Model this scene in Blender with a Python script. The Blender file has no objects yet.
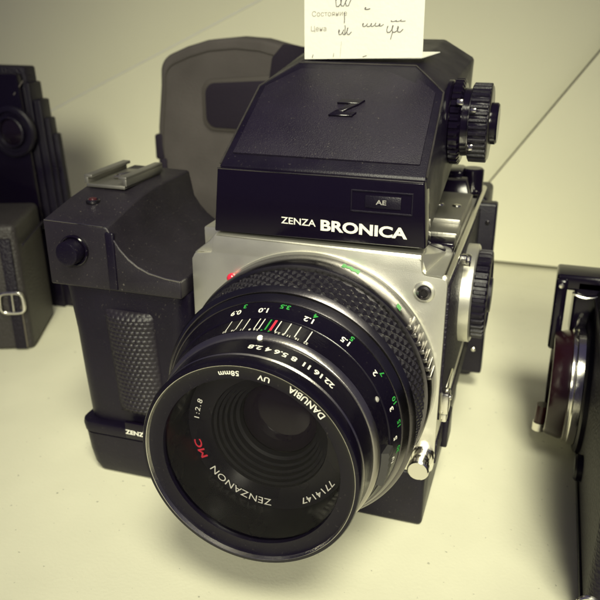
import bpy, bmesh, math, random
from mathutils import Vector, Matrix
random.seed(7)
S = 0.001                       # everything below is written in millimetres
PI = math.pi
scene = bpy.context.scene
COL = scene.collection
ZL = 56.75                      # height of the lens axis

# ------------------------------------------------------------------ materials
def mat(name, color, rough=0.5, metal=0.0, spec=0.5, coat=0.0, bump=0.0, bscale=400.0, vary=0.0, vscale=60.0,
        rvary=0.0, specks=0.0, dust=0.0, bump_kind='NOISE', tint=None):
    m = bpy.data.materials.new(name); m.use_nodes = True
    nt = m.node_tree; N = nt.nodes; L = nt.links
    b = N['Principled BSDF']
    b.inputs['Base Color'].default_value = (*color, 1)
    b.inputs['Roughness'].default_value = rough
    b.inputs['Metallic'].default_value = metal
    b.inputs['Specular IOR Level'].default_value = spec
    b.inputs['Coat Weight'].default_value = coat
    b.inputs['Coat Roughness'].default_value = 0.15
    tc = N.new('ShaderNodeTexCoord')
    def noise(scale, detail=4):
        n = N.new('ShaderNodeTexNoise'); n.inputs['Scale'].default_value = scale; n.inputs['Detail'].default_value = detail
        L.new(tc.outputs['Object'], n.inputs['Vector']); return n
    col_out = None
    if vary > 0:
        n = noise(vscale, 6)
        mx = N.new('ShaderNodeMix'); mx.data_type = 'RGBA'
        mx.inputs['A'].default_value = (*[c * (1 - vary) for c in color], 1)
        mx.inputs['B'].default_value = (*[min(1, c * (1 + vary)) for c in (tint or color)], 1)
        L.new(n.outputs['Fac'], mx.inputs['Factor']); col_out = mx.outputs['Result']
        L.new(col_out, b.inputs['Base Color'])
    if specks > 0:
        v = noise(420, 2)
        r = N.new('ShaderNodeValToRGB'); r.color_ramp.elements[0].position = 0.71; r.color_ramp.elements[1].position = 0.77
        r.color_ramp.elements[0].color = (0, 0, 0, 1); r.color_ramp.elements[1].color = (specks, specks, specks, 1)
        L.new(v.outputs['Fac'], r.inputs['Fac'])
        mx = N.new('ShaderNodeMix'); mx.data_type = 'RGBA'
        mx.inputs['A'].default_value = (*color, 1); mx.inputs['B'].default_value = (*[c * .38 for c in color], 1)
        if col_out: L.new(col_out, mx.inputs['A'])
        L.new(r.outputs['Color'], mx.inputs['Factor']); L.new(mx.outputs['Result'], b.inputs['Base Color'])
    if dust > 0:
        v = noise(1100, 3); v2 = noise(60, 3)
        r = N.new('ShaderNodeValToRGB'); r.color_ramp.elements[0].position = .66; r.color_ramp.elements[1].position = .76
        L.new(v.outputs['Fac'], r.inputs['Fac'])
        ml = N.new('ShaderNodeMath'); ml.operation = 'MULTIPLY'; ml.inputs[1].default_value = dust * 1.6
        m2 = N.new('ShaderNodeMath'); m2.operation = 'MULTIPLY'; m2.use_clamp = True
        L.new(v2.outputs['Fac'], ml.inputs[0]); L.new(ml.outputs[0], m2.inputs[0]); L.new(r.outputs['Color'], m2.inputs[1])
        mx = N.new('ShaderNodeMix'); mx.data_type = 'RGBA'
        mx.inputs['A'].default_value = (*color, 1); mx.inputs['B'].default_value = (.22, .20, .17, 1)
        if col_out: L.new(col_out, mx.inputs['A'])
        L.new(m2.outputs[0], mx.inputs['Factor']); L.new(mx.outputs['Result'], b.inputs['Base Color'])
    if rvary > 0:
        n = noise(55, 5); mr = N.new('ShaderNodeMapRange')
        mr.inputs['From Min'].default_value = .3; mr.inputs['From Max'].default_value = .7
        mr.inputs['To Min'].default_value = max(.02, rough - rvary); mr.inputs['To Max'].default_value = min(1, rough + rvary)
        L.new(n.outputs['Fac'], mr.inputs['Value']); L.new(mr.outputs['Result'], b.inputs['Roughness'])
    if bump > 0:
        if bump_kind == 'VORONOI':
            n = N.new('ShaderNodeTexVoronoi'); n.inputs['Scale'].default_value = bscale
            L.new(tc.outputs['Object'], n.inputs['Vector']); o = n.outputs['Distance']
        else:
            n = noise(bscale, 4); o = n.outputs['Fac']
        bp = N.new('ShaderNodeBump'); bp.inputs['Strength'].default_value = bump; bp.inputs['Distance'].default_value = 0.0004
        L.new(o, bp.inputs['Height']); L.new(bp.outputs['Normal'], b.inputs['Normal'])
    return m

BLK = (0.0056, 0.0038, 0.0115)
M = {}
M['plastic']  = mat('black plastic', BLK, .38, spec=.35, bump=.25, bscale=2600, rvary=.12, vary=.35, vscale=90, dust=.22)
M['gloss']    = mat('gloss black plastic', (0.0045, 0.0028, 0.009), .14, spec=.4, bump=.04, bscale=900, rvary=.06)
M['crinkle']  = mat('satin black panel', (0.0115, 0.0084, 0.0195), .46, spec=.35, bump=.6, bscale=2600, vary=.4, vscale=80, rvary=.1, dust=.3)
M['enamel']   = mat('black lens enamel', (0.0040, 0.0028, 0.0082), .27, spec=.38, bump=.08, bscale=1500, rvary=.1, dust=.12)
M['veiled_dusty']    = mat('dusty black plastic', (.014, .0115, .0175), .42, spec=.5, dust=.5, bump=.3, bscale=2600, rvary=.1, vary=.45, vscale=70)  # grey veil of glass reflection painted into the base colour, dust specks over it
M['rubber']   = mat('black rubber', (0.0065, 0.005, 0.0105), .52, spec=.4, dust=.6, vary=.4, vscale=60, bump=.3, bscale=2500)
M['leather']  = mat('black leatherette', (0.009, 0.0065, 0.015), .5, spec=.3, bump=.9, bscale=900, bump_kind='VORONOI')
M['grip']     = mat('grip leatherette', (0.0125, 0.010, 0.016), .45, spec=.45, dust=.5, vary=.4, vscale=80, bump=.2, bscale=2600)
M['silver']   = mat('champagne satin silver', (.80, .785, .70), .34, metal=.88, bump=.12, bscale=3500, rvary=.05, vary=.05, vscale=40)
M['chrome']   = mat('bright chrome', (.82, .80, .74), .18, metal=1, bump=.05, bscale=1200, rvary=.08)
M['steel']    = mat('brushed dark steel', (.42, .40, .38), .30, metal=1, bump=.08, bscale=1500, rvary=.08)
M['darksteel']= mat('black chrome', (.17, .16, .17), .26, metal=1, bump=.06, bscale=1500, rvary=.06)
M['greymetal'] = mat('grey anodised metal', (.05, .048, .048), .45, metal=.2, bump=.1, bscale=1500)
M['wornpaint'] = mat('rubbed black paint', (.06, .055, .055), .3, metal=.5, rvary=.1, vary=.7, vscale=150)
M['satin'] = mat('satin grey metal', (.34, .33, .30), .42, metal=.85, rvary=.1, bump=.1, bscale=1500)
M['flatblack'] = mat('flat black paint', (.006, .005, .009), .5, spec=.2)
M['deepred'] = mat('dark red enamel', (.015, .004, .007), .2, spec=.5)
M['white']    = mat('white paint', (.80, .78, .70), .5)
M['grey']     = mat('grey paint', (.30, .29, .27), .5)
M['green']    = mat('green paint', (.03, .30, .05), .5)
M['red']      = mat('red paint', (.62, .03, .06), .4)
M['redgloss'] = mat('red enamel', (.62, .02, .05), .15, coat=.5)
M['maroon']   = mat('maroon plastic', (.05, .012, .016), .25)
M['floor']    = mat('cream laminate', (.76, .745, .58), .5, spec=.35, vary=.12, vscale=22, specks=.75, bump=.15, bscale=800, rvary=.08)
M['wall']     = mat('cream board', (.80, .785, .60), .65, spec=.25, vary=.06, vscale=9, bump=.1, bscale=500)
M['wall2']    = mat('pale cream card', (.82, .805, .62), .6, spec=.25, vary=.05, vscale=11, bump=.1, bscale=600)
M['paper']    = mat('white paper', (.77, .765, .69), .8, spec=.2, bump=.3, bscale=700, vary=.05, vscale=50)
M['ink']      = mat('grey ink', (.15, .14, .15), .8, spec=.1)
M['ink2']     = mat('pale print', (.30, .28, .25), .8, spec=.1)
M['case']     = mat('grey suede', (.072, .064, .063), .85, spec=.2, vary=.38, vscale=38, bump=.5, bscale=1500)
M['caseedge'] = mat('dark grey piping', (.05, .043, .04), .7, bump=.4, bscale=1500)
M['recess']   = mat('dark fabric', (.016, .012, .022), .8, spec=.2, bump=.5, bscale=1500)
M['greyleather'] = mat('worn grey leatherette', (.034, .030, .031), .5, spec=.4, bump=.8, bscale=800, bump_kind='VORONOI', vary=.3, vscale=50)
M['oldmetal'] = mat('tarnished metal', (.22, .20, .18), .38, metal=.9, rvary=.1, vary=.25, vscale=70)
M['lensglass']= mat('coated front element', (.008, .005, .011), .05, spec=.32)
def glass_mat():
    m = bpy.data.materials.new('filter glass'); m.use_nodes = True
    nt = m.node_tree; N = nt.nodes; L = nt.links
    for n in list(N): N.remove(n)
    out = N.new('ShaderNodeOutputMaterial'); mix = N.new('ShaderNodeMixShader'); fr = N.new('ShaderNodeFresnel')
    fr.inputs['IOR'].default_value = 1.3
    t = N.new('ShaderNodeBsdfTransparent'); t.inputs['Color'].default_value = (.93, .92, .93, 1)
    g = N.new('ShaderNodeBsdfGlossy'); g.inputs['Roughness'].default_value = .03
    L.new(fr.outputs[0], mix.inputs[0]); L.new(t.outputs[0], mix.inputs[1]); L.new(g.outputs[0], mix.inputs[2])
    L.new(mix.outputs[0], out.inputs['Surface']); return m
M['glass'] = glass_mat()

# ------------------------------------------------------------------ object helpers
def link(name, me, m=None, parent=None):
    o = bpy.data.objects.new(name, me); COL.objects.link(o)
    if m is not None: me.materials.append(m)
    if parent is not None:
        o.parent = parent
        o.matrix_parent_inverse = Matrix.Identity(4)
        w = WORLD.get(parent.name, Vector((0, 0, 0)))
        o.location = -w                      # meshes are written in world millimetres
        WORLD[o.name] = Vector((0, 0, 0))
    else:
        WORLD[o.name] = Vector((0, 0, 0))
    return o
WORLD = {}
def finish(bm, name, m, parent=None, smooth=True, angle=35, label=None):
    for v in bm.verts: v.co *= S
    bmesh.ops.recalc_face_normals(bm, faces=bm.faces)
    me = bpy.data.meshes.new(name); bm.to_mesh(me); bm.free()
    if smooth:
        me.shade_smooth(); me.set_sharp_from_angle(angle=math.radians(angle))
    o = link(name, me, m, parent)
    if label: o['label'] = label
    return o
def thing(name, label, cat, loc, group=None):
    o = bpy.data.objects.new(name, None); COL.objects.link(o)
    o.empty_display_size = .01
    o.location = Vector(loc) * S; WORLD[o.name] = Vector(loc) * S
    o['label'] = label; o['category'] = cat
    if group: o['group'] = group
    return o
def tag(o, label, cat):
    o['label'] = label; o['category'] = cat; return o

def NB(): return bmesh.new()
def merge(bm, other):
    me = bpy.data.meshes.new('tmp'); other.to_mesh(me); other.free(); bm.from_mesh(me); bpy.data.meshes.remove(me)
def bevel_all(bm, w, seg=2, minang=25):
    if w <= 0: return
    es = [e for e in bm.edges if len(e.link_faces) == 2 and e.calc_face_angle(0) > math.radians(minang)]
    bmesh.ops.bevel(bm, geom=es, offset=w, segments=seg, profile=.5, affect='EDGES', clamp_overlap=True)
def box(bm, x0, x1, y0, y1, z0, z1, bev=0, seg=2, rot=None):
    t = NB(); bmesh.ops.create_cube(t, size=1)
    for v in t.verts:
        v.co = Vector(((x0 + x1) / 2 + v.co.x * (x1 - x0), (y0 + y1) / 2 + v.co.y * (y1 - y0), (z0 + z1) / 2 + v.co.z * (z1 - z0)))
    bevel_all(t, bev, seg)
    if rot:
        bmesh.ops.rotate(t, verts=t.verts, cent=rot[0], matrix=Matrix.Rotation(math.radians(rot[1]), 3, rot[2]))
    merge(bm, t)
def prism(bm, pts, d0, d1, frame='xz', bev=0, seg=2):
    """closed outline extruded between d0 and d1; frame names the outline axes"""
    def P(a, b, d):
        return {'xz': (a, d, b), 'xy': (a, b, d), 'yz': (d, a, b)}[frame]
    t = NB(); A = [t.verts.new(P(a, b, d0)) for a, b in pts]; B = [t.verts.new(P(a, b, d1)) for a, b in pts]
    n = len(pts); t.faces.new(A); t.faces.new(B[::-1])
    for i in range(n): t.faces.new((A[i], B[i], B[(i + 1) % n], A[(i + 1) % n]))
    bmesh.ops.recalc_face_normals(t, faces=t.faces)
    bevel_all(t, bev, seg); merge(bm, t)
def hull(bm, pts, bev=0, seg=2):
    t = NB()
    for q in pts: t.verts.new(q)
    r = bmesh.ops.convex_hull(t, input=t.verts)
    bmesh.ops.delete(t, geom=list({g for g in r['geom_interior'] + r['geom_unused'] if isinstance(g, bmesh.types.BMVert)}), context='VERTS')
    bmesh.ops.dissolve_limit(t, angle_limit=math.radians(6), verts=t.verts, edges=t.edges)
    bevel_all(t, bev, seg, 10); merge(bm, t)
AX = {'-y': (Vector((1, 0, 0)), Vector((0, 0, 1)), Vector((0, -1, 0))), '+x': (Vector((0, 1, 0)), Vector((0, 0, 1)), Vector((1, 0, 0))),
      '-x': (Vector((0, -1, 0)), Vector((0, 0, 1)), Vector((-1, 0, 0))), '+z': (Vector((1, 0, 0)), Vector((0, 1, 0)), Vector((0, 0, 1)))}
def lathe(bm, prof, org=(0, 0, 0), axis='-y', n=160, gear=None):
    """prof: (radius, height along axis); radius 0 closes. gear(i)->radius change applies where flag given"""
    U, V, W = AX[axis] if isinstance(axis, str) else axis; O = Vector(org); t = NB(); rings = []
    for pr in prof:
        r, h = pr[0], pr[1]; g = pr[2] if len(pr) > 2 else 0
        if r == 0: rings.append([t.verts.new(O + W * h)])
        else:
            rings.append([t.verts.new(O + U * ((r + (g * gear(i) if gear else 0)) * math.sin(2 * PI * i / n)) +
                                      V * ((r + (g * gear(i) if gear else 0)) * math.cos(2 * PI * i / n)) + W * h) for i in range(n)])
    for a, b in zip(rings, rings[1:]):
        if len(a) == 1 and len(b) == 1: continue
        for i in range(n):
            j = (i + 1) % n
            if len(a) == 1: t.faces.new((a[0], b[i], b[j]))
            elif len(b) == 1: t.faces.new((a[i], a[j], b[0]))
            else: t.faces.new((a[i], a[j], b[j], b[i]))
    merge(bm, t)
def cyl(bm, org, axis, r, h, bev=.3, n=40, r2=None):
    r2 = r if r2 is None else r2
    lathe(bm, [(0, 0), (r, 0), (r2, h - bev), (r2 - bev, h), (0, h)], org, axis, n)
def tube(bm, pts, r, n=10, closed=False):
    pts = [Vector(q) for q in pts]; rings = []; t = NB(); m = len(pts)
    for i, q in enumerate(pts):
        if closed: d = pts[(i + 1) % m] - pts[i - 1]
        else: d = pts[min(i + 1, m - 1)] - pts[max(i - 1, 0)]
        d.normalize(); a = d.orthogonal().normalized() if i == 0 else (pa - d * pa.dot(d)).normalized(); pa = a; b = d.cross(a)
        rings.append([t.verts.new(q + a * r * math.cos(2 * PI * k / n) + b * r * math.sin(2 * PI * k / n)) for k in range(n)])
    for i in range(m if closed else m - 1):
        A = rings[i]; B = rings[(i + 1) % m]
        for k in range(n): t.faces.new((A[k], A[(k + 1) % n], B[(k + 1) % n], B[k]))
    if not closed: t.faces.new(rings[0][::-1]); t.faces.new(rings[-1])
    merge(bm, t)
def arc(cx, cy, r, a0, a1, n=8):
    return [(cx + r * math.cos(math.radians(a0 + (a1 - a0) * i / n)), cy + r * math.sin(math.radians(a0 + (a1 - a0) * i / n))) for i in range(n + 1)]

# ------------------------------------------------------------------ lettering
def glyphs(body, cap, stretch=1.0, weight=0.0, space=1.0, shear=0.0):
    """flat letters: list of (u, v) and faces; cap = capital height in mm, centred in u, baseline v=0"""
    c = bpy.data.curves.new('t', 'FONT'); c.body = body; c.size = 1; c.offset = weight; c.space_character = space; c.shear = shear
    c.resolution_u = 4; c.fill_mode = 'FRONT'
    o = bpy.data.objects.new('t', c); COL.objects.link(o)
    dg = bpy.context.evaluated_depsgraph_get(); me = bpy.data.meshes.new_from_object(o.evaluated_get(dg))
    V = [(v.co.x, v.co.y) for v in me.vertices]; F = [tuple(q.vertices) for q in me.polygons]
    bpy.data.objects.remove(o); bpy.data.curves.remove(c); bpy.data.meshes.remove(me)
    k = cap / CAP; x0 = min(v[0] for v in V); x1 = max(v[0] for v in V)
    return [((u - (x0 + x1) / 2) * k * stretch, v * k) for u, v in V], F
CAP = 0.70
def fitw(gl, width, height=None):
    V, F = gl; w = max(v[0] for v in V) - min(v[0] for v in V); k = width / w
    h = max(v[1] for v in V) - min(v[1] for v in V); q = 1 if height is None else height / h
    return [(u * k, v * q) for u, v in V], F
def put(bm, gl, fn):
    V, F = gl; vs = [bm.verts.new(fn(u, v)) for u, v in V]
    for f in F:
        try: bm.faces.new([vs[i] for i in f])
        except ValueError: pass
def put_plane(bm, gl, O, U, V):
    O, U, V = Vector(O), Vector(U), Vector(V); put(bm, gl, lambda u, v: O + U * u + V * v)
def on_barrel(y): # radius of the barrel at y, slightly proud
    P = BARREL
    for (r0, y0), (r1, y1) in zip(P, P[1:]):
        if y0 <= y <= y1: return r0 + (r1 - r0) * (y - y0) / (y1 - y0) + .07
    return P[-1][0]
BARREL = [(32.1, -57), (32.6, -49.4), (33.2, -48.6), (34.0, -46.9), (34.1, -46.6), (35.0, -39.6), (35.4, -39.3), (37.4, -33.4)]
def put_barrel(bm, gl, deg, y, up=-1):
    """letters read from behind the camera: up is towards the front"""
    R0 = on_barrel(y)
    def f(u, v):
        yy = y + up * v; R = on_barrel(yy); a = math.radians(deg) + up * u / R0
        return Vector((R * math.sin(a), yy, ZL + R * math.cos(a)))
    put(bm, gl, f)
def put_ring(bm, gl, deg, R, y, cw=True):
    def f(u, v):
        a = math.radians(deg) + (u / R if cw else -u / R); rr = R + (v if cw else -v)
        return Vector((rr * math.sin(a), y, ZL + rr * math.cos(a)))
    put(bm, gl, f)
def text_obj(bm, name, m, parent):
    return finish(bm, name, m, parent, smooth=False)

# ================================================================== SETTING
bm = NB(); box(bm, -700, 700, -500, 265.4, -8, 0)
box(bm, -700, 700, 266.2, 420, -8, -.15)
fl = finish(bm, 'shelf_floor', M['floor'], smooth=False); fl['kind'] = 'structure'
bm = NB(); box(bm, -700, 700, 310, 318, 1.7, 620)
w = finish(bm, 'back_wall', M['wall'], smooth=False); w['kind'] = 'structure'
bm = NB(); prism(bm, [(-498, 3), (-60, 3), (-60, 206.5), (-498, 4.3)], 303.4, 305)  # added card, its top edge imitates a line reflected in display glass
tag(finish(bm, 'added_card', M['wall2'], smooth=False), 'added pale card at left, its rising diagonal top edge standing in for a glass reflection line', 'card')
cardA = bpy.data.objects['added_card']
bm = NB(); tube(bm, [(-498, 303.6, 5.0), (-60, 303.6, 207.2)], .8, 8); finish(bm, 'edge_line', M['paper'], cardA)  # added pale rod, paints the reflected light line
bm = NB(); prism(bm, [(28, 3), (450, 3), (450, 270), (178, 270), (28, 49)], 303.4, 305)  # added card, its slanted side imitates the edge of a glass pane
tag(finish(bm, 'added_card', M['wall2'], smooth=False), 'added pale card at right, its steep diagonal edge standing in for a glass pane edge', 'card')

bm = NB(); tube(bm, [(27.6, 303.4, 49), (177.6, 303.4, 270)], .5, 8); finish(bm, 'edge_line', M['oldmetal'], bpy.data.objects['added_card.001'])  # added dark rod, darkens the edge where the cast shadow stayed faint

# ================================================================== MAIN CAMERA
cam_t = thing('medium_format_camera', 'black and silver medium format film camera with side grip and large lens facing the viewer', 'camera', (0, 50, 0))
# --- body shell
bm = NB()
box(bm, -43.6, 43.4, 1.2, 108, 22.5, 95.0, 1.2, 3)
prism(bm, [(-43.0, 94.9), (-37.5, 99.3), (-35.4, 101.9), (35.0, 101.6), (35.4, 94.9)], 1.2, 11, bev=.6)
box(bm, -43, 27.5, 9, 106, 94.5, 101.6, .6)
hull(bm, [(34.5, 4, 95), (34.5, 4, 101), (28, 27, 95), (28, 27, 99), (36.5, 4, 95), (40, 27, 95), (27, 4, 95), (27, 4, 101)], .4)
body = finish(bm, 'body', M['silver'], cam_t)
# black leather on the right and left flanks, with a silver lower trim left showing
bm = NB(); box(bm, 43.2, 44.2, 4.5, 106, 42, 91, .4); box(bm, 43.2, 44.0, 4.5, 106, 24.5, 33, .3)
finish(bm, 'side_leather', M['leather'], body)
bm = NB(); box(bm, -44.4, -43.2, 4.5, 106, 25, 91, .4); finish(bm, 'side_leather', M['leather'], body)
# rounded chrome rim along the top right edge
bm = NB(); tube(bm, [(43.0, 1.6, 94.6), (43.2, 20, 95.0), (43.2, 60, 95.0), (43.2, 128, 95.0)], 1.25, 14); finish(bm, 'top_rim', M['chrome'], body)
# front plate with the notched top corners
bm = NB()
L0 = [(-43.7, 26)] + [(-43.7, 92.6), (-42.6, 94.6), (-36.6, 95.4), (-36.0, 96.2), (-35.6, 101.0), (-34.6, 101.7)] + \
     [(34.0, 100.7), (35.0, 99.8), (35.5, 96.2), (36.4, 95.3), (41.8, 94.9)] + arc(41.7, 93.0, 1.9, 80, 0, 5) + [(43.7, 27)] + arc(40.5, 26.2, 3.2, 0, -90, 6) + arc(-40.5, 26.2, 3.2, -90, -180, 6)
prism(bm, L0, 0, 1.6, bev=.55, seg=3)
plate = finish(bm, 'front_plate', M['silver'], cam_t)
bm = NB(); lathe(bm, [(0, 0), (3.6, 0), (3.5, .45), (2.9, .8), (2.5, .8), (2.4, .25), (0, .25)], (36.6, 0, 89.9), '-y', 40); boss = finish(bm, 'screw_boss', M['silver'], plate)
bm = NB(); lathe(bm, [(2.3, .26), (2.25, .95), (1.5, 1.15), (1.4, .75), (.9, .75), (.8, 1.05), (0, 1.05)], (36.6, 0, 89.9), '-y', 32); finish(bm, 'screw', M['darksteel'], plate)
bm = NB(); cyl(bm, (40.0, 0, 30.6), '-y', 4.0, 2.2, .5); cyl(bm, (40.0, -2.0, 30.6), '-y', 2.5, 6.6, .2)
for k in range(3): cyl(bm, (40.0, -4.2, 30.6), '-y', 2.9, 1.5, .4)
cyl(bm, (40.0, -8.4, 30.6), '-y', 3.7, 2.6, .5)
finish(bm, 'sync_post', M['chrome'], plate)
# shoulder furniture on the right of the finder
bm = NB(); box(bm, 28.5, 41.8, 27.5, 38, 94.6, 98.0, .5); finish(bm, 'shoulder_window', M['gloss'], body)
bm = NB(); box(bm, 27.5, 41.6, 38.4, 51, 94.6, 98.6, .6); box(bm, 27, 41.2, 52, 95, 94.6, 100.0, .8); sp = finish(bm, 'shoulder_plate', M['satin'], body)
for x in (30.4, 37.2):
    bm = NB(); lathe(bm, [(0, 0), (1.9, 0), (1.6, .6), (0, .9)], (x, 72, 99.9), '+z', 20); finish(bm, 'screw', M['chrome'], sp)
bm = NB(); hull(bm, [(x, y, z) for x, y, z in ((25.5, 97, 98), (39.5, 97, 98), (27.5, 101, 103.4), (37.5, 101, 103.4), (27.5, 106, 104.4), (37.5, 106, 104.4), (25.5, 108, 98), (39.5, 108, 98))], .5)
box(bm, 26, 35, 107, 122, 97, 106.5, 1.4); cyl(bm, (38.5, 118, 95), '+z', 4.8, 11, .8); finish(bm, 'lock_lever', M['gloss'], body)
# strap lug on the right flank
bm = NB(); box(bm, 43.8, 47.0, 2.5, 8.0, 45.5, 53.5, .7); box(bm, 44.0, 46.6, 3.2, 7.0, 42.2, 46, .6); box(bm, 43.8, 45.2, 9, 30, 44.5, 50, .5)
cyl(bm, (46.8, 5.2, 51.2), '+x', 1.0, .8, .2, 16); finish(bm, 'strap_lug', M['chrome'], body)
bm = NB(); box(bm, 43.2, 45.8, 22, 34, 20.5, 32, .6); finish(bm, 'tripod_bracket', M['plastic'], body)
# film back
bm = NB(); box(bm, -50, 50.9, 109, 116, 9.5, 92.5, 1.0, 3); box(bm, -46, 46.2, 115.5, 150, 4, 93.5, 2.5, 3)
fb = finish(bm, 'film_back', M['plastic'], cam_t)
bm = NB(); cyl(bm, (46.5, 109.1, 22), '-y', 1.1, .9, .3, 16); finish(bm, 'screw', M['chrome'], fb)
bm = NB(); cyl(bm, (47.4, 109.1, 84), '-y', 1.0, .9, .3, 16); finish(bm, 'screw', M['darksteel'], fb)
# winding knob on the right side
ko = (43.4, 58, 69.5)
bm = NB(); lathe(bm, [(0, 0), (18.6, 0), (19.2, .5), (19.2, 4.6), (18.6, 5.1), (0, 5.1)], ko, '+x', 96); kd = finish(bm, 'winding_knob', M['silver'], cam_t)
def gear(i): return 1.0 if (i % 8) in (0, 1, 2, 3) else 0.0
bm = NB(); lathe(bm, [(16.4, 5.1), (16.4, 5.5, .9), (16.4, 9.6, .9), (16.0, 10.2, .6), (13.6, 10.5), (13.2, 9.8), (7, 9.8), (6.6, 11.2), (0, 11.4)], ko, '+x', 288, gear); finish(bm, 'knob_grip', M['plastic'], kd)
bm = NB(); cyl(bm, (44.0, 40, 88.5), '+x', 2.4, 3.2, .5, 24); cyl(bm, (44.0, 33, 91.3), '+x', 1.6, 2.4, .4, 24); finish(bm, 'knob_catch', M['chrome'], kd)

# --- prism finder
bm = NB()
hull(bm, [(-34.8, 6, 103), (34.8, 6, 103), (-34.4, 5, 124.9), (34.4, 5, 124.9), (-29, 22, 101), (29, 22, 101), (-33.2, 40.5, 146.8), (33.2, 40.5, 146.8),
          (-21.4, 51, 154.4), (21.4, 51, 154.4), (-24, 104, 160.6), (24, 104, 160.6), (-36.4, 102, 153.8), (36.4, 102, 153.8), (-27, 106, 101), (27, 106, 101), (-35.4, 106, 128), (35.4, 106, 128)], .7, 3)
finder = finish(bm, 'prism_finder', M['plastic'], cam_t)
bm = NB(); hull(bm, [(-35.8, 2.1, 102.6), (35.8, 2.1, 103.3), (-34.0, 2.1, 124.2), (34.2, 2.1, 124.2), (-36.2, 12, 102.4), (36.2, 12, 102.4), (-34.3, 12, 124.6), (34.3, 12, 124.6)], .55, 3)
fbx = finish(bm, 'finder_nameplate', M['gloss'], finder)
# sloped face panel
d = Vector((0, 35.5, 21.9)).normalized(); nrm = Vector((0, -d.z, d.y)); o0 = Vector((0, 5, 124.9))
def slope(u, t, h=0): return o0 + Vector((u, 0, 0)) + d * t + nrm * h
bm = NB(); t = NB()
outl = [(-31.4, 5.4), (31.4, 5.4), (30.6, 40.6), (19.8, 51.6), (-19.8, 51.6), (-30.6, 40.6)]
A = [t.verts.new(slope(u, v, -.5)) for u, v in outl]; B = [t.verts.new(slope(u, v, .75)) for u, v in outl]
t.faces.new(A); t.faces.new(B[::-1])
for i in range(6): t.faces.new((A[i], B[i], B[(i + 1) % 6], A[(i + 1) % 6]))
bmesh.ops.recalc_face_normals(t, faces=t.faces); bevel_all(t, .35, 2); merge(bm, t)
finish(bm, 'sloped_panel', M['crinkle'], finder)
# raised slanted mark on the panel: two bars joined by a diagonal
bm = NB()
def strip(q, h0=.7, h1=1.5):
    t = NB(); A = [t.verts.new(slope(u, v, h0)) for u, v in q]; B = [t.verts.new(slope(u, v, h1)) for u, v in q]
    t.faces.new(A); t.faces.new(B[::-1]); n = len(q)
    for i in range(n): t.faces.new((A[i], B[i], B[(i + 1) % n], A[(i + 1) % n]))
    bmesh.ops.recalc_face_normals(t, faces=t.faces); bevel_all(t, .15, 1); merge(bm, t)
ex, et = 2.2, 30.0
strip([(ex - 4.0, et + 2.2), (ex - 2.8, et + 4.3), (ex + 5.6, et + 4.3), (ex + 4.0, et + 2.2)])
strip([(ex - 5.6, et - 4.3), (ex - 4.0, et - 2.2), (ex + 4.0, et - 2.2), (ex + 2.8, et - 4.3)])
strip([(ex - 4.0, et - 2.1), (ex - 1.0, et - 2.1), (ex + 4.0, et + 2.1), (ex + 1.0, et + 2.1)])
finish(bm, 'emblem', M['gloss'], finder)
bm = NB(); tube(bm, [(-34.0, 2.3, 124.15), (-10, 2.25, 124.18), (12, 2.25, 124.18), (33.9, 2.3, 124.15)], .22, 8)
finish(bm, 'worn_top_edge', M['darksteel'], fbx)
bm = NB(); tube(bm, [(-34.2, 5.4, 125.1), (-33.7, 23, 136.0), (-33.1, 40.4, 146.7), (-27, 46, 150.7), (-21.5, 50.8, 154.2), (0, 50.9, 154.25), (21.5, 50.8, 154.2), (27, 46, 150.7), (33.1, 40.4, 146.7), (33.7, 23, 136.0), (34.2, 5.4, 125.1)], .34, 8)
finish(bm, 'worn_hood_edge', M['wornpaint'], finder)
# lettering on the nameplate
bm = NB()
put_plane(bm, fitw(glyphs('ZENZA', 2.3, 1.42, .008, .98), 11.8, 2.2), (-5.9, 1.98, 107.5), (1, 0, -.012), (0, 0, 1))
put_plane(bm, fitw(glyphs('BRONICA', 3.9, 1.10, .035, 1.0), 28.3, 3.7), (15.8, 1.98, 106.3), (1, 0, -.012), (0, 0, 1))
text_obj(bm, 'lettering', M['white'], fbx)
bm = NB()
for x0, x1, z0, z1 in ((11.4, 31.2, 120.2, 120.7), (11.4, 31.2, 113.6, 114.1), (11.4, 11.9, 114.1, 120.2), (30.7, 31.2, 114.1, 120.2)):
    box(bm, x0, x1, 1.75, 2.3, z0, z1, .12, 1)
box(bm, 16, 27.5, 1.7, 2.4, 115.2, 119.2, .3); finish(bm, 'mode_window', M['plastic'], fbx)
bm = NB(); put_plane(bm, glyphs('AE', 1.45, 1.35, .02), (21.2, 1.62, 116.5), (1, 0, 0), (0, 0, 1)); text_obj(bm, 'lettering', M['grey'], fbx)
# dial stack on the right of the finder
fo = (33.4, 53, 135.4)
def gear2(i): return 1.0 if (i % 6) in (0, 1, 2) else 0.0
bm = NB(); lathe(bm, [(0, 0), (14.4, 0), (14.4, 1.2), (13.6, 1.8), (14.2, 2.2), (14.2, 2.3, .7), (14.2, 5.2, .7), (13.4, 5.9), (11.8, 6.0), (11.6, 8.6), (0, 8.6)], fo, '+x', 216, gear2); dial = finish(bm, 'finder_dial', M['gloss'], finder)
bm = NB(); lathe(bm, [(12.9, 8.5), (13.1, 8.8, .6), (13.1, 14.6, .6), (12.9, 14.9)], fo, '+x', 216, gear2); dg = finish(bm, 'dial_grip', M['plastic'], dial)
bm = NB(); lathe(bm, [(0, 8.4), (12.95, 8.4), (12.95, 14.9), (12.5, 15.2), (7.6, 15.3), (0, 15.3)], fo, '+x', 96); finish(bm, 'dial_face', M['darksteel'], dial)
bm = NB(); cyl(bm, (fo[0] + 15.2, fo[1], fo[2]), '+x', 7.2, 2.6, .6, 48); finish(bm, 'dial_hub', M['gloss'], dial)
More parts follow.
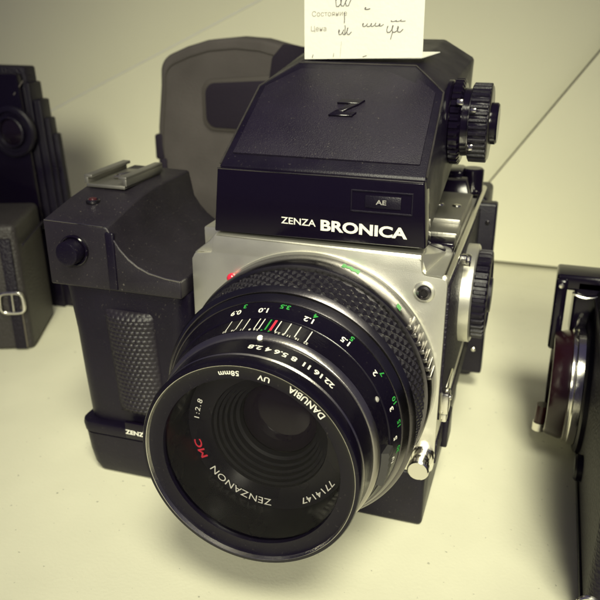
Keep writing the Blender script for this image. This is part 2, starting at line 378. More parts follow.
bm = NB(); box(bm, 38.0, 40.2, 36.6, 38.4, 143.2, 145.2, .4); box(bm, 42.6, 44.6, 37.2, 39, 141, 142.4, .3); box(bm, 42.5, 44.4, 37, 38.8, 128.4, 130.4, .3); finish(bm, 'dial_stop', M['chrome'], dial)
# finder eyepiece at the back
bm = NB(); box(bm, -14, 14, 105, 116, 128, 150, 3, 3); finish(bm, 'eyepiece', M['rubber'], finder)

# --- lens
bm = NB()
lathe(bm, [(30, 2), (42.8, 2), (42.9, -.6 + 1.2), (42.6, 1.2), (41.9, 1.9), (41.4, 2.2), (30, 2.2)], (0, 1.0, ZL), '-y', 200)
ring0 = finish(bm, 'mount_collar', M['silver'], cam_t)
bm = NB()
lathe(bm, [(30, 1.5), (41.9, 1.5), (42.3, 2.2), (42.3, 10.2), (41.7, 11.4), (40.9, 11.6), (30, 11.6)], (0, 0, ZL), '-y', 220)
mount = finish(bm, 'mount_ring', M['darksteel'], cam_t)
bm = NB()     # moulded ribs of the release tab on the right of the mount ring
for k in range(7):
    a = math.radians(54 + k * 4.0)
    c = Vector((42.4 * math.sin(a), -7, ZL + 42.4 * math.cos(a)))
    t = NB(); bmesh.ops.create_cube(t, size=1)
    for v in t.verts: v.co = Vector((v.co.x * 1.5, v.co.y * 8.0, v.co.z * 1.7))
    bevel_all(t, .35, 2); bmesh.ops.rotate(t, verts=t.verts, cent=(0, 0, 0), matrix=Matrix.Rotation(a, 3, 'Y')); bmesh.ops.translate(t, verts=t.verts, vec=c); merge(bm, t)
finish(bm, 'release_ribs', M['steel'], mount)
def bead(name, deg, R, y, r, m, parent):
    a = math.radians(deg); O = Vector((R * math.sin(a), y, ZL + R * math.cos(a))); W = Vector((math.sin(a), 0, math.cos(a)))
    U = Vector((0, 1, 0)); V = W.cross(U); b = NB()
    lathe(b, [(r, 0), (r * .96, r * .3), (r * .75, r * .62), (r * .4, r * .82), (0, r * .9)], O, (U, V, W), 20); return finish(b, name, m, parent)
bead('index_dot', -41.5, 42.2, -2.9, 1.75, M['redgloss'], mount)
bm = NB(); put_barrel_R = 42.42
def put_cyl(bm, pts, R):
    vs = [bm.verts.new((R * math.sin(math.radians(a)), y, ZL + R * math.cos(math.radians(a)))) for a, y in pts]; bm.faces.new(vs)
for k in range(5): put_cyl(bm, [(15 + k * 1.6, -3 - (k % 2) * 1.2), (15 + k * 1.6, -6.2 + (k % 3) * .6), (16.7 + k * 1.6, -6.4 + (k % 2) * .8), (16.7 + k * 1.6, -3.4)], 42.37)
put_cyl(bm, [(44.0, -5.2), (44.0, -8.2), (46.5, -8.4), (46.5, -5.4)], 42.37)
finish(bm, 'green_mark', M['green'], mount, smooth=False)

bm = NB()    # the barrel that carries every ring (hidden core)
lathe(bm, [(0, 2), (30, 2), (30, 56), (29, 57.2), (27, 56.4), (26.6, 32), (0, 30)], (0, 0, ZL), '-y', 96)
lens = finish(bm, 'lens', M['enamel'], cam_t)
# focus grip: raised diamonds
bm = NB(); n, rows = 118, 7.6
NU, NV = n * 6, 40; g = []
for j in range(NV + 1):
    y = -12.4 - 15.4 * j / NV; row = []
    for i in range(NU):
        u = i / 6.0; v = rows * j / NV
        tri = lambda q: abs((q % 1.0) * 2 - 1)
        h = min(tri((u + v) * .5 * 1.0), tri((u - v) * .5 * 1.0)); h = max(0, min(1, (h - .12) * 1.9))
        e = min(1, min(j, NV - j) / 1.5); R = 40.1 + .85 * h * e; a = 2 * PI * i / NU
        row.append(bm.verts.new((R * math.sin(a), y, ZL + R * math.cos(a))))
    g.append(row)
for j in range(NV):
    for i in range(NU): bm.faces.new((g[j][i], g[j][(i + 1) % NU], g[j + 1][(i + 1) % NU], g[j + 1][i]))
finish(bm, 'focus_grip', M['rubber'], lens, angle=20)
bm = NB(); lathe(bm, [(36, 11.6), (40.2, 11.7), (40.2, 12.6), (36, 12.6)], (0, 0, ZL), '-y', 160); finish(bm, 'rear_ring', M['enamel'], lens)
bm = NB(); lathe(bm, [(36, 27.6), (40.6, 27.7), (40.9, 28.1), (40.0, 29.6), (39.6, 29.9), (38.9, 29.9), (38.8, 30.4), (39.2, 30.5), (38.2, 32.7), (37.8, 33.2), (36, 33.2)], (0, 0, ZL), '-y', 200); finish(bm, 'trim_band', M['darksteel'], lens)
bm = NB(); lathe(bm, [(33, 33.2), (37.45, 33.3), (35.4, 39.3), (35.1, 39.5), (33, 39.5)], (0, 0, ZL), '-y', 200); dist = finish(bm, 'distance_ring', M['enamel'], lens)
bm = NB(); lathe(bm, [(33, 39.5), (35.0, 39.6), (34.1, 46.6), (33, 46.7)], (0, 0, ZL), '-y', 200); dof = finish(bm, 'depth_scale_ring', M['enamel'], lens)
bm = NB(); lathe(bm, [(32, 46.7), (34.0, 46.8), (33.9, 47.0), (33.2, 48.6), (32.9, 48.8), (32, 48.8)], (0, 0, ZL), '-y', 200); finish(bm, 'silver_band', M['steel'], lens)
bm = NB(); lathe(bm, [(30, 48.8), (32.6, 49.0), (32.6, 49.4), (32.1, 56.7), (31.7, 57.1), (29.5, 57.2)], (0, 0, ZL), '-y', 200); aper = finish(bm, 'aperture_ring', M['enamel'], lens)
bm = NB(); lathe(bm, [(31.9, 56.75), (32.05, 56.95), (31.7, 57.35), (31.2, 57.4)], (0, 0, ZL), '-y', 200); finish(bm, 'ring_edge', M['steel'], lens)
# filter
bm = NB(); lathe(bm, [(29, 57.4), (31.2, 57.5), (32.0, 57.9), (32.0, 61.4), (31.7, 61.9), (30.75, 62.05)], (0, 0, ZL), '-y', 200)
lathe(bm, [(30.2, 61.0), (29.3, 60.5), (26.2, 60.35), (26.0, 59.9), (26.0, 57), (29, 56.5)], (0, 0, ZL), '-y', 200)
filt = finish(bm, 'filter_ring', M['enamel'], lens)
bm = NB(); lathe(bm, [(30.75, 62.05), (30.62, 62.0), (30.2, 61.0)], (0, 0, ZL), '-y', 200); finish(bm, 'filter_lip', M['chrome'], lens)
bm = NB()
put_ring(bm, fitw(glyphs('DANUBIA', 2.1, 1.18, .02, 1.04), 12.2, 1.95), 36.7, 29.15, -60.62, False)
put_ring(bm, glyphs('UV', 1.45, 1.25, .02, 1.1), 10.2, 28.5, -60.58, False)
put_ring(bm, glyphs('58mm', 1.45, 1.15, .02, 1.05), -10.2, 28.5, -60.58, False)
text_obj(bm, 'filter_lettering', M['white'], lens)
bm = NB(); lathe(bm, [(0, 59.2), (26.05, 59.2)], (0, 0, ZL), '-y', 128); finish(bm, 'filter_glass', M['glass'], lens)
# inside of the lens: name ring, stepped cone and front element
bm = NB(); lathe(bm, [(26, 57), (25.8, 46.4), (25.4, 45.0), (18.2, 44.6)], (0, 0, ZL), '-y', 160); finish(bm, 'name_ring', M['enamel'], lens)
bm = NB(); lathe(bm, [(18.2, 44.6), (17.9, 43.6), (17.0, 43.4), (16.8, 42.2), (15.9, 42.0), (15.7, 40.6), (14.8, 40.4), (14.5, 38.8), (13.7, 38.6), (13.4, 36.8), (12.4, 36.4), (12.0, 34.6)], (0, 0, ZL), '-y', 128); finish(bm, 'inner_cone', M['flatblack'], lens)
bm = NB(); lathe(bm, [(12.3, 33.6)] + [(12.3 * math.cos(k * PI / 24), 33.6 + 3.6 * math.sin(k * PI / 24)) for k in range(1, 12)] + [(0, 37.2)], (0, 0, ZL), '-y', 128); finish(bm, 'front_element', M['lensglass'], lens)
yn = -45.12
bm = NB()
put_ring(bm, fitw(glyphs('ZENZANON', 2.0, 1.35, .0, 1.05), 20.8, 2.35), 204.5, 22.3, yn, True)
put_ring(bm, glyphs('1:2.8', 1.6, 1.3, .01, 1.25), 283.5, 22.0, yn, True)
put_ring(bm, fitw(glyphs('7714147', 1.75, 1.15, .006, 1.06), 12.6, 2.0), 137.0, 22.3, yn, True)
text_obj(bm, 'name_lettering', M['white'], lens)
bm = NB(); put_ring(bm, glyphs('MC', 2.3, 1.3, .02, 1.05), 248.5, 22.5, yn, True); text_obj(bm, 'coating_lettering', M['red'], lens)
# aperture numerals
bm = NB()
for s, a in (('2.8', -.3), ('4', 6.4), ('5.6', 12.7), ('8', 19.6), ('11', 26.3), ('16', 32.8), ('22', 39.6)):
    put_barrel(bm, glyphs(s, 2.0, 1.12, .03), a, -52.2)
vs = []
def disc(bm, deg, y, r, n=20):
    R = on_barrel(y); ps = []
    for k in range(n):
        ca, sa = math.cos(2 * PI * k / n) * r, math.sin(2 * PI * k / n) * r
        yy = y + sa; RR = on_barrel(yy) + .04; a = math.radians(deg) + ca / R
        ps.append(bm.verts.new((RR * math.sin(a), yy, ZL + RR * math.cos(a))))
    bm.faces.new(ps)
disc(bm, -.9, -49.85 + .6, .95) if False else None
text_obj(bm, 'aperture_numerals', M['white'], lens)
bm = NB(); a = math.radians(-.9); lathe(bm, [(.95, 0), (.8, .25), (0, .35)], (33.0 * math.sin(a), -48.4, ZL + 33.0 * math.cos(a)), (Vector((1, 0, 0)), Vector((0, 1, .5)).normalized(), Vector((0, -.5, 1)).normalized()), 24)
finish(bm, 'index_dot', M['white'], lens)
bead('index_dot', 63.7, 34.6, -40.9, .9, M['grey'], lens)
# depth-of-field lines
def lines(bm, degs, wd=.30, y0=-45.6, y1=-39.9):
    for a in degs:
        ps = []
        for dy, s in ((y0, -1), (y0, 1), (y1, 1), (y1, -1)):
            R = on_barrel(dy); ang = math.radians(a) + s * wd / 2 / R; ps.append(bm.verts.new((R * math.sin(ang), dy, ZL + R * math.cos(ang))))
        bm.faces.new(ps)
bm = NB(); lines(bm, (-20.6, -15.1, -11.0, -5.7, -3.4, 4.6, 9.4, 14.2, 19.8))
for s, a in (('22', -20.8), ('16', -16.4), ('11', -11.6), ('8', -7.6), ('5.6', -4.6), ('5.6', 6.0), ('8', 9.0), ('11', 11.6), ('16', 15.6), ('22', 20.2)):
    put_barrel(bm, glyphs(s, 1.05, 1.0, .0), a, -45.0) if False else put_barrel(bm, glyphs(s, .95, 1.0, .01), a, -45.55)
text_obj(bm, 'depth_scale', M['white'], lens)
bm = NB(); lines(bm, (-.3,), .45); put_barrel(bm, glyphs('4', .95, 1, .02), -1.6, -45.55); put_barrel(bm, glyphs('4', .95, 1, .02), 2.0, -45.55); text_obj(bm, 'green_depth_line', M['green'], lens)
bm = NB(); lines(bm, (2.2,), .75); text_obj(bm, 'red_index_line', M['red'], lens)
bm = NB()
for s, a in (('0.9', -19.9), ('1.0', -6.1), ('1.2', 15.6), ('1.5', 34.6), ('2', 54.2), ('3', 72.9), ('5', 88.0), ('10', 100)):
    put_barrel(bm, glyphs(s, 1.75, 1.15, .028), a, -35.9)
text_obj(bm, 'metre_numerals', M['white'], lens)
bm = NB()
for s, a in (('3', -16.1), ('3.5', 3.2), ('4', 17.6), ('5', 36.4), ('7', 56.8), ('10', 70.5), ('15', 82.0), ('30', 95.5)):
    put_barrel(bm, glyphs(s, 1.6, 1.15, .028), a, -33.75)
text_obj(bm, 'feet_numerals', M['green'], lens)
# ridged lever on the lower right of the barrel
bm = NB(); a0 = 84
for k in range(9):
    pass
t = NB(); sec = []
for k in range(13):
    a = math.radians(88 + k * 1.5); R0, R1 = 33.4, 36.1 + (.25 if k % 2 else 0)
    sec.append([t.verts.new((R * math.sin(a), y, ZL + R * math.cos(a))) for R, y in ((R0, -46.2), (R1, -45.2), (R1 + .3, -40.9), (R0, -40.5))])
for A, B in zip(sec, sec[1:]):
    for i in range(4): t.faces.new((A[i], A[(i + 1) % 4], B[(i + 1) % 4], B[i]))
t.faces.new(sec[0]); t.faces.new(sec[-1][::-1]); merge(bm, t)
finish(bm, 'preview_lever', M['greymetal'], lens, angle=12)

# --- side grip with a base plate that runs under the body
bm = NB()
def rp(x0, x1, y0, y1, r):   # rounded plan outline
    return arc(x0 + r, y0 + r, r, 180, 270, 6) + arc(x1 - r, y0 + r, r, 270, 360, 6) + arc(x1 - r, y1 - r, r, 0, 90, 6) + arc(x0 + r, y1 - r, r, 90, 180, 6)
def loft(bm, secs):
    t = NB(); R = [[t.verts.new(q) for q in s] for s in secs]; n = len(R[0])
    for A, B in zip(R, R[1:]):
        for i in range(n): t.faces.new((A[i], A[(i + 1) % n], B[(i + 1) % n], B[i]))
    t.faces.new(R[0][::-1]); t.faces.new(R[-1]); merge(bm, t)
def sec(x0, x1, y0, y1, r, z): return [(a, b, z) for a, b in rp(x0, x1, y0, y1, r)]
loft(bm, [sec(-86.5, -46, -2.2, 62, 3, 0), sec(-88.6, -45, -4.2, 63, 4, .9), sec(-90.4, -44.6, -5.2, 64, 5, 4), sec(-91.6, -44.4, -5.6, 64, 5, 10), sec(-92.6, -44.4, -5.6, 64, 5, 17.6)])
loft(bm, [sec(-92.2, -44.6, -5.2, 63.6, 5, 17.6), sec(-92.2, -44.6, -5.2, 63.6, 5, 18.3)])
loft(bm, [sec(-93.0, -44.4, -5.8, 64, 5, 18.3), sec(-93.4, -44.4, -6.0, 64, 5, 21.0), sec(-93.3, -44.6, -5.6, 63.6, 5, 22.4), sec(-92.6, -45, -4.6, 63, 5, 22.9)])
box(bm, -46, 41.2, .3, 100, 0, 22.6, 1.6, 3)
grip = finish(bm, 'grip', M['plastic'], cam_t)
bm = NB()
loft(bm, [sec(-91.8, -46, -2.8, 58, 7, 22.7), sec(-92.6, -45.5, -3.6, 58, 7, 40), sec(-93.8, -45, -3.8, 58, 7, 60), sec(-95.0, -44.5, -4.2, 58, 6, 76), sec(-95.4, -44.5, -4.4, 58, 6, 79.4)])
finish(bm, 'grip_column', M['plastic'], grip)
# textured finger panel on the column: rows of staggered bumps on a bulging surface
bm = NB(); NU, NV = 84, 150; g = []
for j in range(NV + 1):
    f = j / NV; z = 29 + 42.5 * f; xl = -75.2 - 3.4 * f; xr = -56.0 - 2.0 * f; row = []
    for i in range(NU + 1):
        s = i / NU; x = xl + (xr - xl) * s
        dome = math.sin(PI * min(1, max(0, s))) ** .6 if 0 < s < 1 else 0
        edge = min(1, min(f, 1 - f) * 14) ** .5
        r_ = int(j // (NV / 25)); u = s * 9.5 + (.5 if r_ % 2 else 0); v = f * 25
        bumpy = (max(0, math.sin(PI * (u % 1))) * max(0, math.sin(PI * (v % 1)))) ** .7
        row.append(bm.verts.new((x, -3.4 - 3.4 * dome * edge - .55 * bumpy * dome * edge, z)))
    g.append(row)
for j in range(NV):
    for i in range(NU): bm.faces.new((g[j][i], g[j][i + 1], g[j + 1][i + 1], g[j + 1][i]))
finish(bm, 'finger_panel', M['grip'], grip, angle=60)
# head of the grip
prof = [(-97.8, 79.3), (-98.2, 103.2), (-73.6, 102.6), (-72.6, 102.2), (-70.6, 98.8), (-68.2, 95.2), (-65.2, 91.9), (-61.8, 89.4), (-57.5, 87.5), (-51.0, 86.2), (-45.5, 85.8), (-45.5, 79.3)]
bm = NB(); t = NB(); secs = []
for y, rise, inset in ((-6.2, 0, 0), (2, 1.8, 0), (12, 4.0, 0), (22, 5.6, 0), (32, 6.4, 0), (60, 6.6, 0)):
    secs.append([t.verts.new((x, y, z + (rise if z > 100 else 0))) for x, z in prof])
n = len(prof)
for A, B in zip(secs, secs[1:]):
    for i in range(n): t.faces.new((A[i], A[(i + 1) % n], B[(i + 1) % n], B[i]))
t.faces.new(secs[0][::-1]); t.faces.new(secs[-1]); bmesh.ops.recalc_face_normals(t, faces=t.faces); bevel_all(t, .6, 3, 30); merge(bm, t)
head = finish(bm, 'grip_head', M['veiled_dusty'], grip)
bm = NB(); box(bm, -73.4, -70.0, -6.9, -5.4, 79.8, 101.0, .6, 3); finish(bm, 'head_rib', M['plastic'], grip)
bm = NB()
tube(bm, [(x, -6.25, z + .15) for x, z in prof[3:11]], .28, 8); tube(bm, [(-97.6, -6.2, 103.3), (-74, -6.2, 102.75)], .2, 8); finish(bm, 'worn_edge', M['steel'], grip)
bm = NB(); lathe(bm, [(5.6, -.5), (5.6, 1.0), (5.3, 1.3), (4.9, 1.2), (4.8, .2), (0, .2)], (-86.2, -6.2, 93.2), '-y', 48); finish(bm, 'button_collar', M['gloss'], grip)
bm = NB(); lathe(bm, [(4.4, 0), (4.4, 5.0), (4.1, 5.5), (3.4, 5.7), (0, 5.4)], (-86.2, -6.2, 93.2), '-y', 48); finish(bm, 'release_button', M['plastic'], grip)
bm = NB(); lathe(bm, [(2.6, -.4), (2.6, .5), (2.0, .8), (1.8, .5), (0, .5)], (-87.5, 10, 106.8), '+z', 32); finish(bm, 'lamp_collar', M['darksteel'], grip)
bm = NB(); lathe(bm, [(1.6, .3), (1.4, 1.2), (0, 1.6)], (-87.5, 10, 106.8), '+z', 24); finish(bm, 'lamp', M['maroon'], grip)
bm = NB(); box(bm, -97, -80.5, 21, 50, 109.0, 110.4, .3)
for x0, x1, xx in ((-97.6, -96.0, -94.2), (-81.2, -79.6, -83.0)):
    box(bm, x0, x1, 21, 50, 110.2, 113.0, .25); box(bm, min(x0, xx), max(x1, xx), 21, 50, 112.6, 113.8, .25)
shoe = finish(bm, 'accessory_shoe', M['satin'], grip)
bm = NB(); tube(bm, [(-85.5, 34, 110.8), (-86.5, 31, 111.2), (-90, 30.5, 111.3), (-91, 34, 111.3), (-87.5, 38, 111.3), (-86, 44, 111)], .7, 8); finish(bm, 'shoe_spring', M['steel'], grip)
bm = NB(); box(bm, -72.6, -58, -6.5, -5, 19.0, 26.0, .4); finish(bm, 'grip_nameplate', M['gloss'], grip)
bm = NB(); put_plane(bm, glyphs('ZENZA', 1.75, 1.18, .03, 1.0), (-67.6, -6.62, 20.9), (1, 0, -.02), (0, 0, 1))
put_plane(bm, glyphs('BRONICA', 2.3, 1.0, .04, 1.0), (-57.6, -6.62, 20.7), (1, 0, -.02), (0, 0, 1)); text_obj(bm, 'grip_lettering', M['white'], grip)
# arm joining the head to the body
bm = NB(); box(bm, -52, -43.5, 6, 52, 60, 85, 3, 3); finish(bm, 'grip_arm', M['plastic'], grip)

# ================================================================== PRICE TAG on the finder
tg = thing('price_tag', 'cream paper price tag with handwriting standing on top of the camera finder', 'price tag', (1, 54, 155.4))
bm = NB()
T0 = Vector((-20.3, 53.6, 155.2)); TU = Vector((1, 0, .036)).normalized(); TV = Vector((-.012, .02, 1)).normalized(); TN = TU.cross(TV)
def tp(u, v, h=0): return T0 + TU * u + TV * v - TN * h * -1 if False else T0 + TU * u + TV * v + TN * h
def slab(bm, q, h0, h1):
    t = NB(); A = [t.verts.new(tp(u, v, h0)) for u, v in q]; B = [t.verts.new(tp(u, v, h1)) for u, v in q]
    t.faces.new(A); t.faces.new(B[::-1]); k = len(q)
    for i in range(k): t.faces.new((A[i], B[i], B[(i + 1) % k], A[(i + 1) % k]))
    bmesh.ops.recalc_face_normals(t, faces=t.faces); merge(bm, t)
sheet = [(0, 0), (43.8, 0), (43.0, 62), (-.4, 62)]
# the sheet bows very slightly
t = NB(); NX, NY = 20, 12; gA = []; gB = []
for j in range(NY + 1):
    ra, rb = [], []
    for i in range(NX + 1):
        u = 43.4 * i / NX - .3 * j / NY; v = 62 * j / NY; b = 1.8 * math.sin(PI * i / NX) * (.15 + .85 * j / NY)
        ra.append(t.verts.new(tp(u, v, b))); rb.append(t.verts.new(tp(u, v, b - .25)))
    gA.append(ra); gB.append(rb)
for j in range(NY):
    for i in range(NX):
        t.faces.new((gA[j][i], gA[j][i + 1], gA[j + 1][i + 1], gA[j + 1][i])); t.faces.new((gB[j][i], gB[j + 1][i], gB[j + 1][i + 1], gB[j][i + 1]))
for j in range(NY):
    for i in (0, NX): t.faces.new((gA[j][i], gA[j + 1][i], gB[j + 1][i], gB[j][i]))
for i in range(NX):
    for j in (0, NY): t.faces.new((gA[j][i], gB[j][i], gB[j][i + 1], gA[j][i + 1]))
merge(bm, t)
finish(bm, 'tag_sheet', M['paper'], tg)
bm = NB(); t = NB(); q = [(-20.2, 53.8, 155.4), (22.8, 53.8, 156.8), (27.4, 66, 158.1), (-17, 68, 157.2)]
A = [t.verts.new(v) for v in q]; B = [t.verts.new((v[0], v[1], v[2] - .3)) for v in q]; t.faces.new(A); t.faces.new(B[::-1])
for i in range(4): t.faces.new((A[i], B[i], B[(i + 1) % 4], A[(i + 1) % 4]))
merge(bm, t); finish(bm, 'tag_foot', M['paper'], tg, smooth=False)
def bow(u, v): return 1.8 * math.sin(PI * min(1, max(0, u / 43.4))) * (.15 + .85 * v / 62) + .1
bm = NB()
put(bm, glyphs('Состояние', 1.7, 1.05, .0), lambda u, v: tp(u + 9.4, v + 14.6, bow(u + 9.4, 14.6)))
put(bm, glyphs('Цена', 1.7, 1.05, .0), lambda u, v: tp(u + 5.4, v + 9.6, bow(u + 5.4, 9.6)))
text_obj(bm, 'printed_words', M['ink2'], tg)
bm = NB()
def pen(pts, r=.15): tube(bm, [tp(u, v, bow(u, v) + .02) for u, v in pts], r, 6)
def scrawl(x0, y0, w, h, n, r=.13, seed=1):
    g = random.Random(seed); pts = []
    for k in range(n * 6 + 1):
        f = k / (n * 6); ph = f * n * 2 * PI
        pts.append((x0 + w * f + .35 * w / n * math.sin(ph + 1) + g.uniform(-.04, .04), y0 + h * (.5 + .5 * math.sin(ph)) * (.45 + .55 * abs(math.sin(f * 7 + seed))) + g.uniform(-.05, .05)))
    pen(pts, r)
scrawl(11.4, 17.6, 5.4, 4.4, 3, .15, 1); scrawl(10.8, 21.6, 6.0, 1.8, 4, .12, 2); scrawl(12.6, 8.2, 4.6, 2.6, 3, .15, 3)
scrawl(20.0, 21.2, 3.2, 1.3, 2, .13, 4); scrawl(24.8, 21.4, 3.6, 1.6, 3, .12, 5); scrawl(22.0, 16.4, 1.8, .9, 1, .14, 6)
scrawl(21.4, 10.8, 7.4, 1.3, 5, .13, 7); scrawl(30.0, 8.6, 5.6, 2.6, 3, .15, 8); scrawl(31.4, 12.2, 5.0, .6, 3, .1, 9)
pen([(15.0, 12.2), (15.1, 13.2), (15.0, 15.8)], .17); pen([(15.2, 8.2), (15.4, 10.6), (15.3, 11.4)], .17); pen([(32.6, 9.0), (32.2, 7.6), (31.9, 6.4)])
pen([(3.0, .5), (3.3, 1.6)]); pen([(11.0, .6), (11.2, 2.0)], .1); pen([(13.6, .6), (14.0, 6.0)], .05); pen([(22, .6), (23.4, 1.0)], .12)
finish(bm, 'handwriting', M['ink'], tg)

# ================================================================== GREY CASE standing behind the camera
SHX, SHZ = -4.5, -2.0
cs = thing('camera_case', 'grey suede camera case with rounded top and dark slot standing behind the camera', 'camera case', (-90, 155, 0))
n_before = set(bpy.data.objects)
out = [(-112, 0), (-116, 40), (-131, 72), (-132.6, 92), (-131.5, 112), (-128.5, 134)] + arc(-117.5, 140.5, 10.6, 180, 112, 6) + \
      [(-112, 154.2), (-100, 157.6), (-84, 159.2), (-70, 158.4), (-58, 155.6), (-46, 153.2), (-30, 152), (-24, 148), (-22, 100), (-24, 0)]
bm = NB(); prism(bm, out, 153, 170, bev=2.2, seg=3); case = finish(bm, 'case_shell', M['case'], cs)
bm = NB(); inner = []
for (x, z) in out[2:-3]:
    inner.append((-90 + (x + 90) * .925, 152.9, 85 + (z - 85) * .93))
tube(bm, inner, .55, 8); finish(bm, 'seam', M['caseedge'], cs)
bm = NB(); slot = arc(-97, 131.5, 7, 100, 180, 6) + arc(-97, 118.5, 7, 180, 262, 6) + [(-60, 111), (-34, 112), (-30, 130), (-34, 141), (-62, 141.6)]
prism(bm, slot, 151.6, 154, bev=1.0, seg=2); finish(bm, 'slot_rim', M['caseedge'], cs)
bm = NB(); slot2 = arc(-95.5, 130.6, 6, 100, 180, 6) + arc(-95.5, 119.4, 6, 180, 262, 6) + [(-60, 113), (-36, 114), (-33, 130), (-36, 138.5), (-62, 139)]
prism(bm, slot2, 150.9, 152.2, bev=.6, seg=2); finish(bm, 'slot', M['recess'], cs)
bm = NB(); tube(bm, [(-131.5, 153, 84), (-128, 152, 78), (-121, 151.5, 66), (-113, 151.5, 55), (-104, 151.5, 47), (-92, 151.5, 41), (-70, 151.5, 38)], 1.3, 10); finish(bm, 'piping', M['recess'], cs)
bm = NB(); box(bm, -133.6, -128.5, 151.8, 157, 94, 108, 1.4, 3); box(bm, -132, -127, 152, 155, 86, 95, 1.2, 2); finish(bm, 'hinge', M['recess'], cs)
bm = NB(); prism(bm, [(-66, 138), (-64, 150), (-58, 156.6), (-30, 153.5), (-30, 138)], 151, 154, bev=.8); finish(bm, 'snap_flap', M['recess'], cs)
for o in set(bpy.data.objects) - n_before: o.location += Vector((SHX, 0, SHZ)) * S

# ================================================================== OLD CAMERA AT LEFT
lc = thing('vintage_camera', 'dark vintage camera with round lens and grey leather front at the left edge', 'camera', (-220, 130, 0))
A0 = Vector((-180.5, 82, 0)); E0 = Vector((-.925, -.38, 0)); G0 = Vector((-.38, .925, 0)); N0 = Vector((.38, -.925, 0))   # along the front, along the side, out of the front
bm = NB(); t = NB(); lo, hi = [], []
for k, (e, g) in enumerate(((0, 0), (0, 50), (78, 50), (78, 0))):
    lo.append(t.verts.new(A0 + E0 * e + G0 * g)); hi.append(t.verts.new(A0 + E0 * (e + (1.5 if e == 0 else 0)) + G0 * (g + (1 if g == 0 else -1)) + Vector((0, 0, 69))))
t.faces.new(lo[::-1]); t.faces.new(hi)
for i in range(4): t.faces.new((lo[i], lo[(i + 1) % 4], hi[(i + 1) % 4], hi[i]))
bmesh.ops.recalc_face_normals(t, faces=t.faces); bevel_all(t, 3.2, 4); merge(bm, t)
vb = finish(bm, 'front_door', M['greyleather'], lc)
def fp(e, h, out): return A0 + E0 * e + N0 * out + Vector((0, 0, h))
bm = NB(); hull(bm, [fp(e, h, o) for e, h in ((3.6, 1), (9.4, 1), (4.6, 62), (10.4, 62)) for o in (-1.6, .7)], .5); finish(bm, 'door_strap', M['leather'], vb)
bm = NB(); tube(bm, [fp(3.2, 2, .4), fp(3.4, 20, .4), fp(3.6, 26, .3)], .45, 8); finish(bm, 'door_trim', M['oldmetal'], vb)
bm = NB(); tube(bm, [A0 + G0 * 4 + Vector((.6, -.3, 58)), A0 + G0 * 46 + Vector((.6, -.3, 58))], .7, 8); finish(bm, 'side_trim', M['leather'], vb)
bm = NB(); ring = []
for k in range(32):
    a = 2 * PI * k / 32; c, s_ = math.cos(a), math.sin(a); e = .5
    ring.append(fp(7.6 + 6.0 * math.copysign(abs(c) ** e, c), 28 + 5.6 * math.copysign(abs(s_) ** e, s_), 1.9))
tube(bm, ring, .85, 10, True); finish(bm, 'strap_ring', M['chrome'], lc)
bm = NB(); tube(bm, [fp(7.2, 22.6, 1.9), fp(7.0, 33.4, 1.9)], .55, 8); finish(bm, 'ring_bar', M['chrome'], lc)
bm = NB(); lathe(bm, [(0, 0), (1.5, 0), (1.3, .6), (0, .9)], fp(11.5, 58, 0), (E0 * -1, Vector((0, 0, 1)), N0), 24); finish(bm, 'rivet', M['chrome'], lc)
bm = NB()
hull(bm, [(x, y, z) for (x, z) in ((-285, 0), (-201, 0), (-208.3, 140.5), (-285, 140.5)) for y in (140, 150)], 1.2)
vh = finish(bm, 'lens_housing', M['leather'], lc)
for x1, z1, y0 in ((-195.0, 104, 146), (-197.8, 113, 143.5), (-200.5, 123, 141), (-204.6, 132.3, 138.5)):
    bm = NB(); hull(bm, [(x, y, z) for x, z in ((-265, 0), (x1 + 5, 0), (x1 + .4, z1 - 12), (x1 - 1.2, z1), (-265, z1 + 1)) for y in (y0, 150.2)], .8)
    finish(bm, 'bellows_frame', M['plastic'], vh)
bm = NB(); hull(bm, [(x, y, z) for x, z in ((-270, 50), (-205, 50), (-210, 137), (-270, 137)) for y in (134.5, 140.6)], 1.2); finish(bm, 'lens_board', M['gloss'], vh)
lo_ = (-216, 134.8, 106)
bm = NB(); lathe(bm, [(14.2, 0), (14.2, 2), (13.2, 3), (11.4, 3.2), (10.8, 2.0), (9.0, 1.8), (8.6, 4), (7.8, 4.4), (7.0, 3)], lo_, '-y', 64); lmt = finish(bm, 'lens_mount', M['plastic'], vh)
bm = NB(); lathe(bm, [(7.4, 2.6), (5, 3.8), (2.5, 4.4), (0, 4.6)], lo_, '-y', 48); finish(bm, 'lens_glass', M['lensglass'], vh)
bm = NB(); cyl(bm, (-206.8, 134.6, 108), '-y', .7, 1.2, .2, 16); finish(bm, 'pin', M['chrome'], vh)
bm = NB(); tube(bm, [(-213, 134.4, 126), (-207.5, 136.6, 133.5)], .35, 8); finish(bm, 'wire', M['oldmetal'], vh)

# ================================================================== OLD CAMERA AT RIGHT
rc = thing('folding_camera', 'black camera with chrome ringed lens turned sideways at the right edge', 'camera', (105, 50, 0))
bm = NB()
loft(bm, [[(a, b, z) for a, b in rp(95.0, 150, -34, 98, 4)] for z in (0, 1)] and [[(a, b, z) for a, b in rp(x0, 150, y0, 98, 4)] for x0, y0, z in ((95.5, -33, 0), (94.8, -34, 1.5), (94.6, -34, 40), (94.6, -34, 66), (95.6, -33, 68))])
rb = finish(bm, 'body', M['leather'], rc)
bm = NB(); box(bm, 93.9, 95.2, -30, 90, 2.5, 5.5, .4); box(bm, 93.9, 95.2, -30, 90, 62, 65, .4); finish(bm, 'trim_strip', M['plastic'], rb)
ro = (95, 72, 29)
bm = NB(); lathe(bm, [(27, -.5), (27, 2.0), (26, 2.6), (23.6, 2.8), (23.6, 3.4)], ro, '-x', 96); lm = finish(bm, 'lens_mount', M['plastic'], rc)
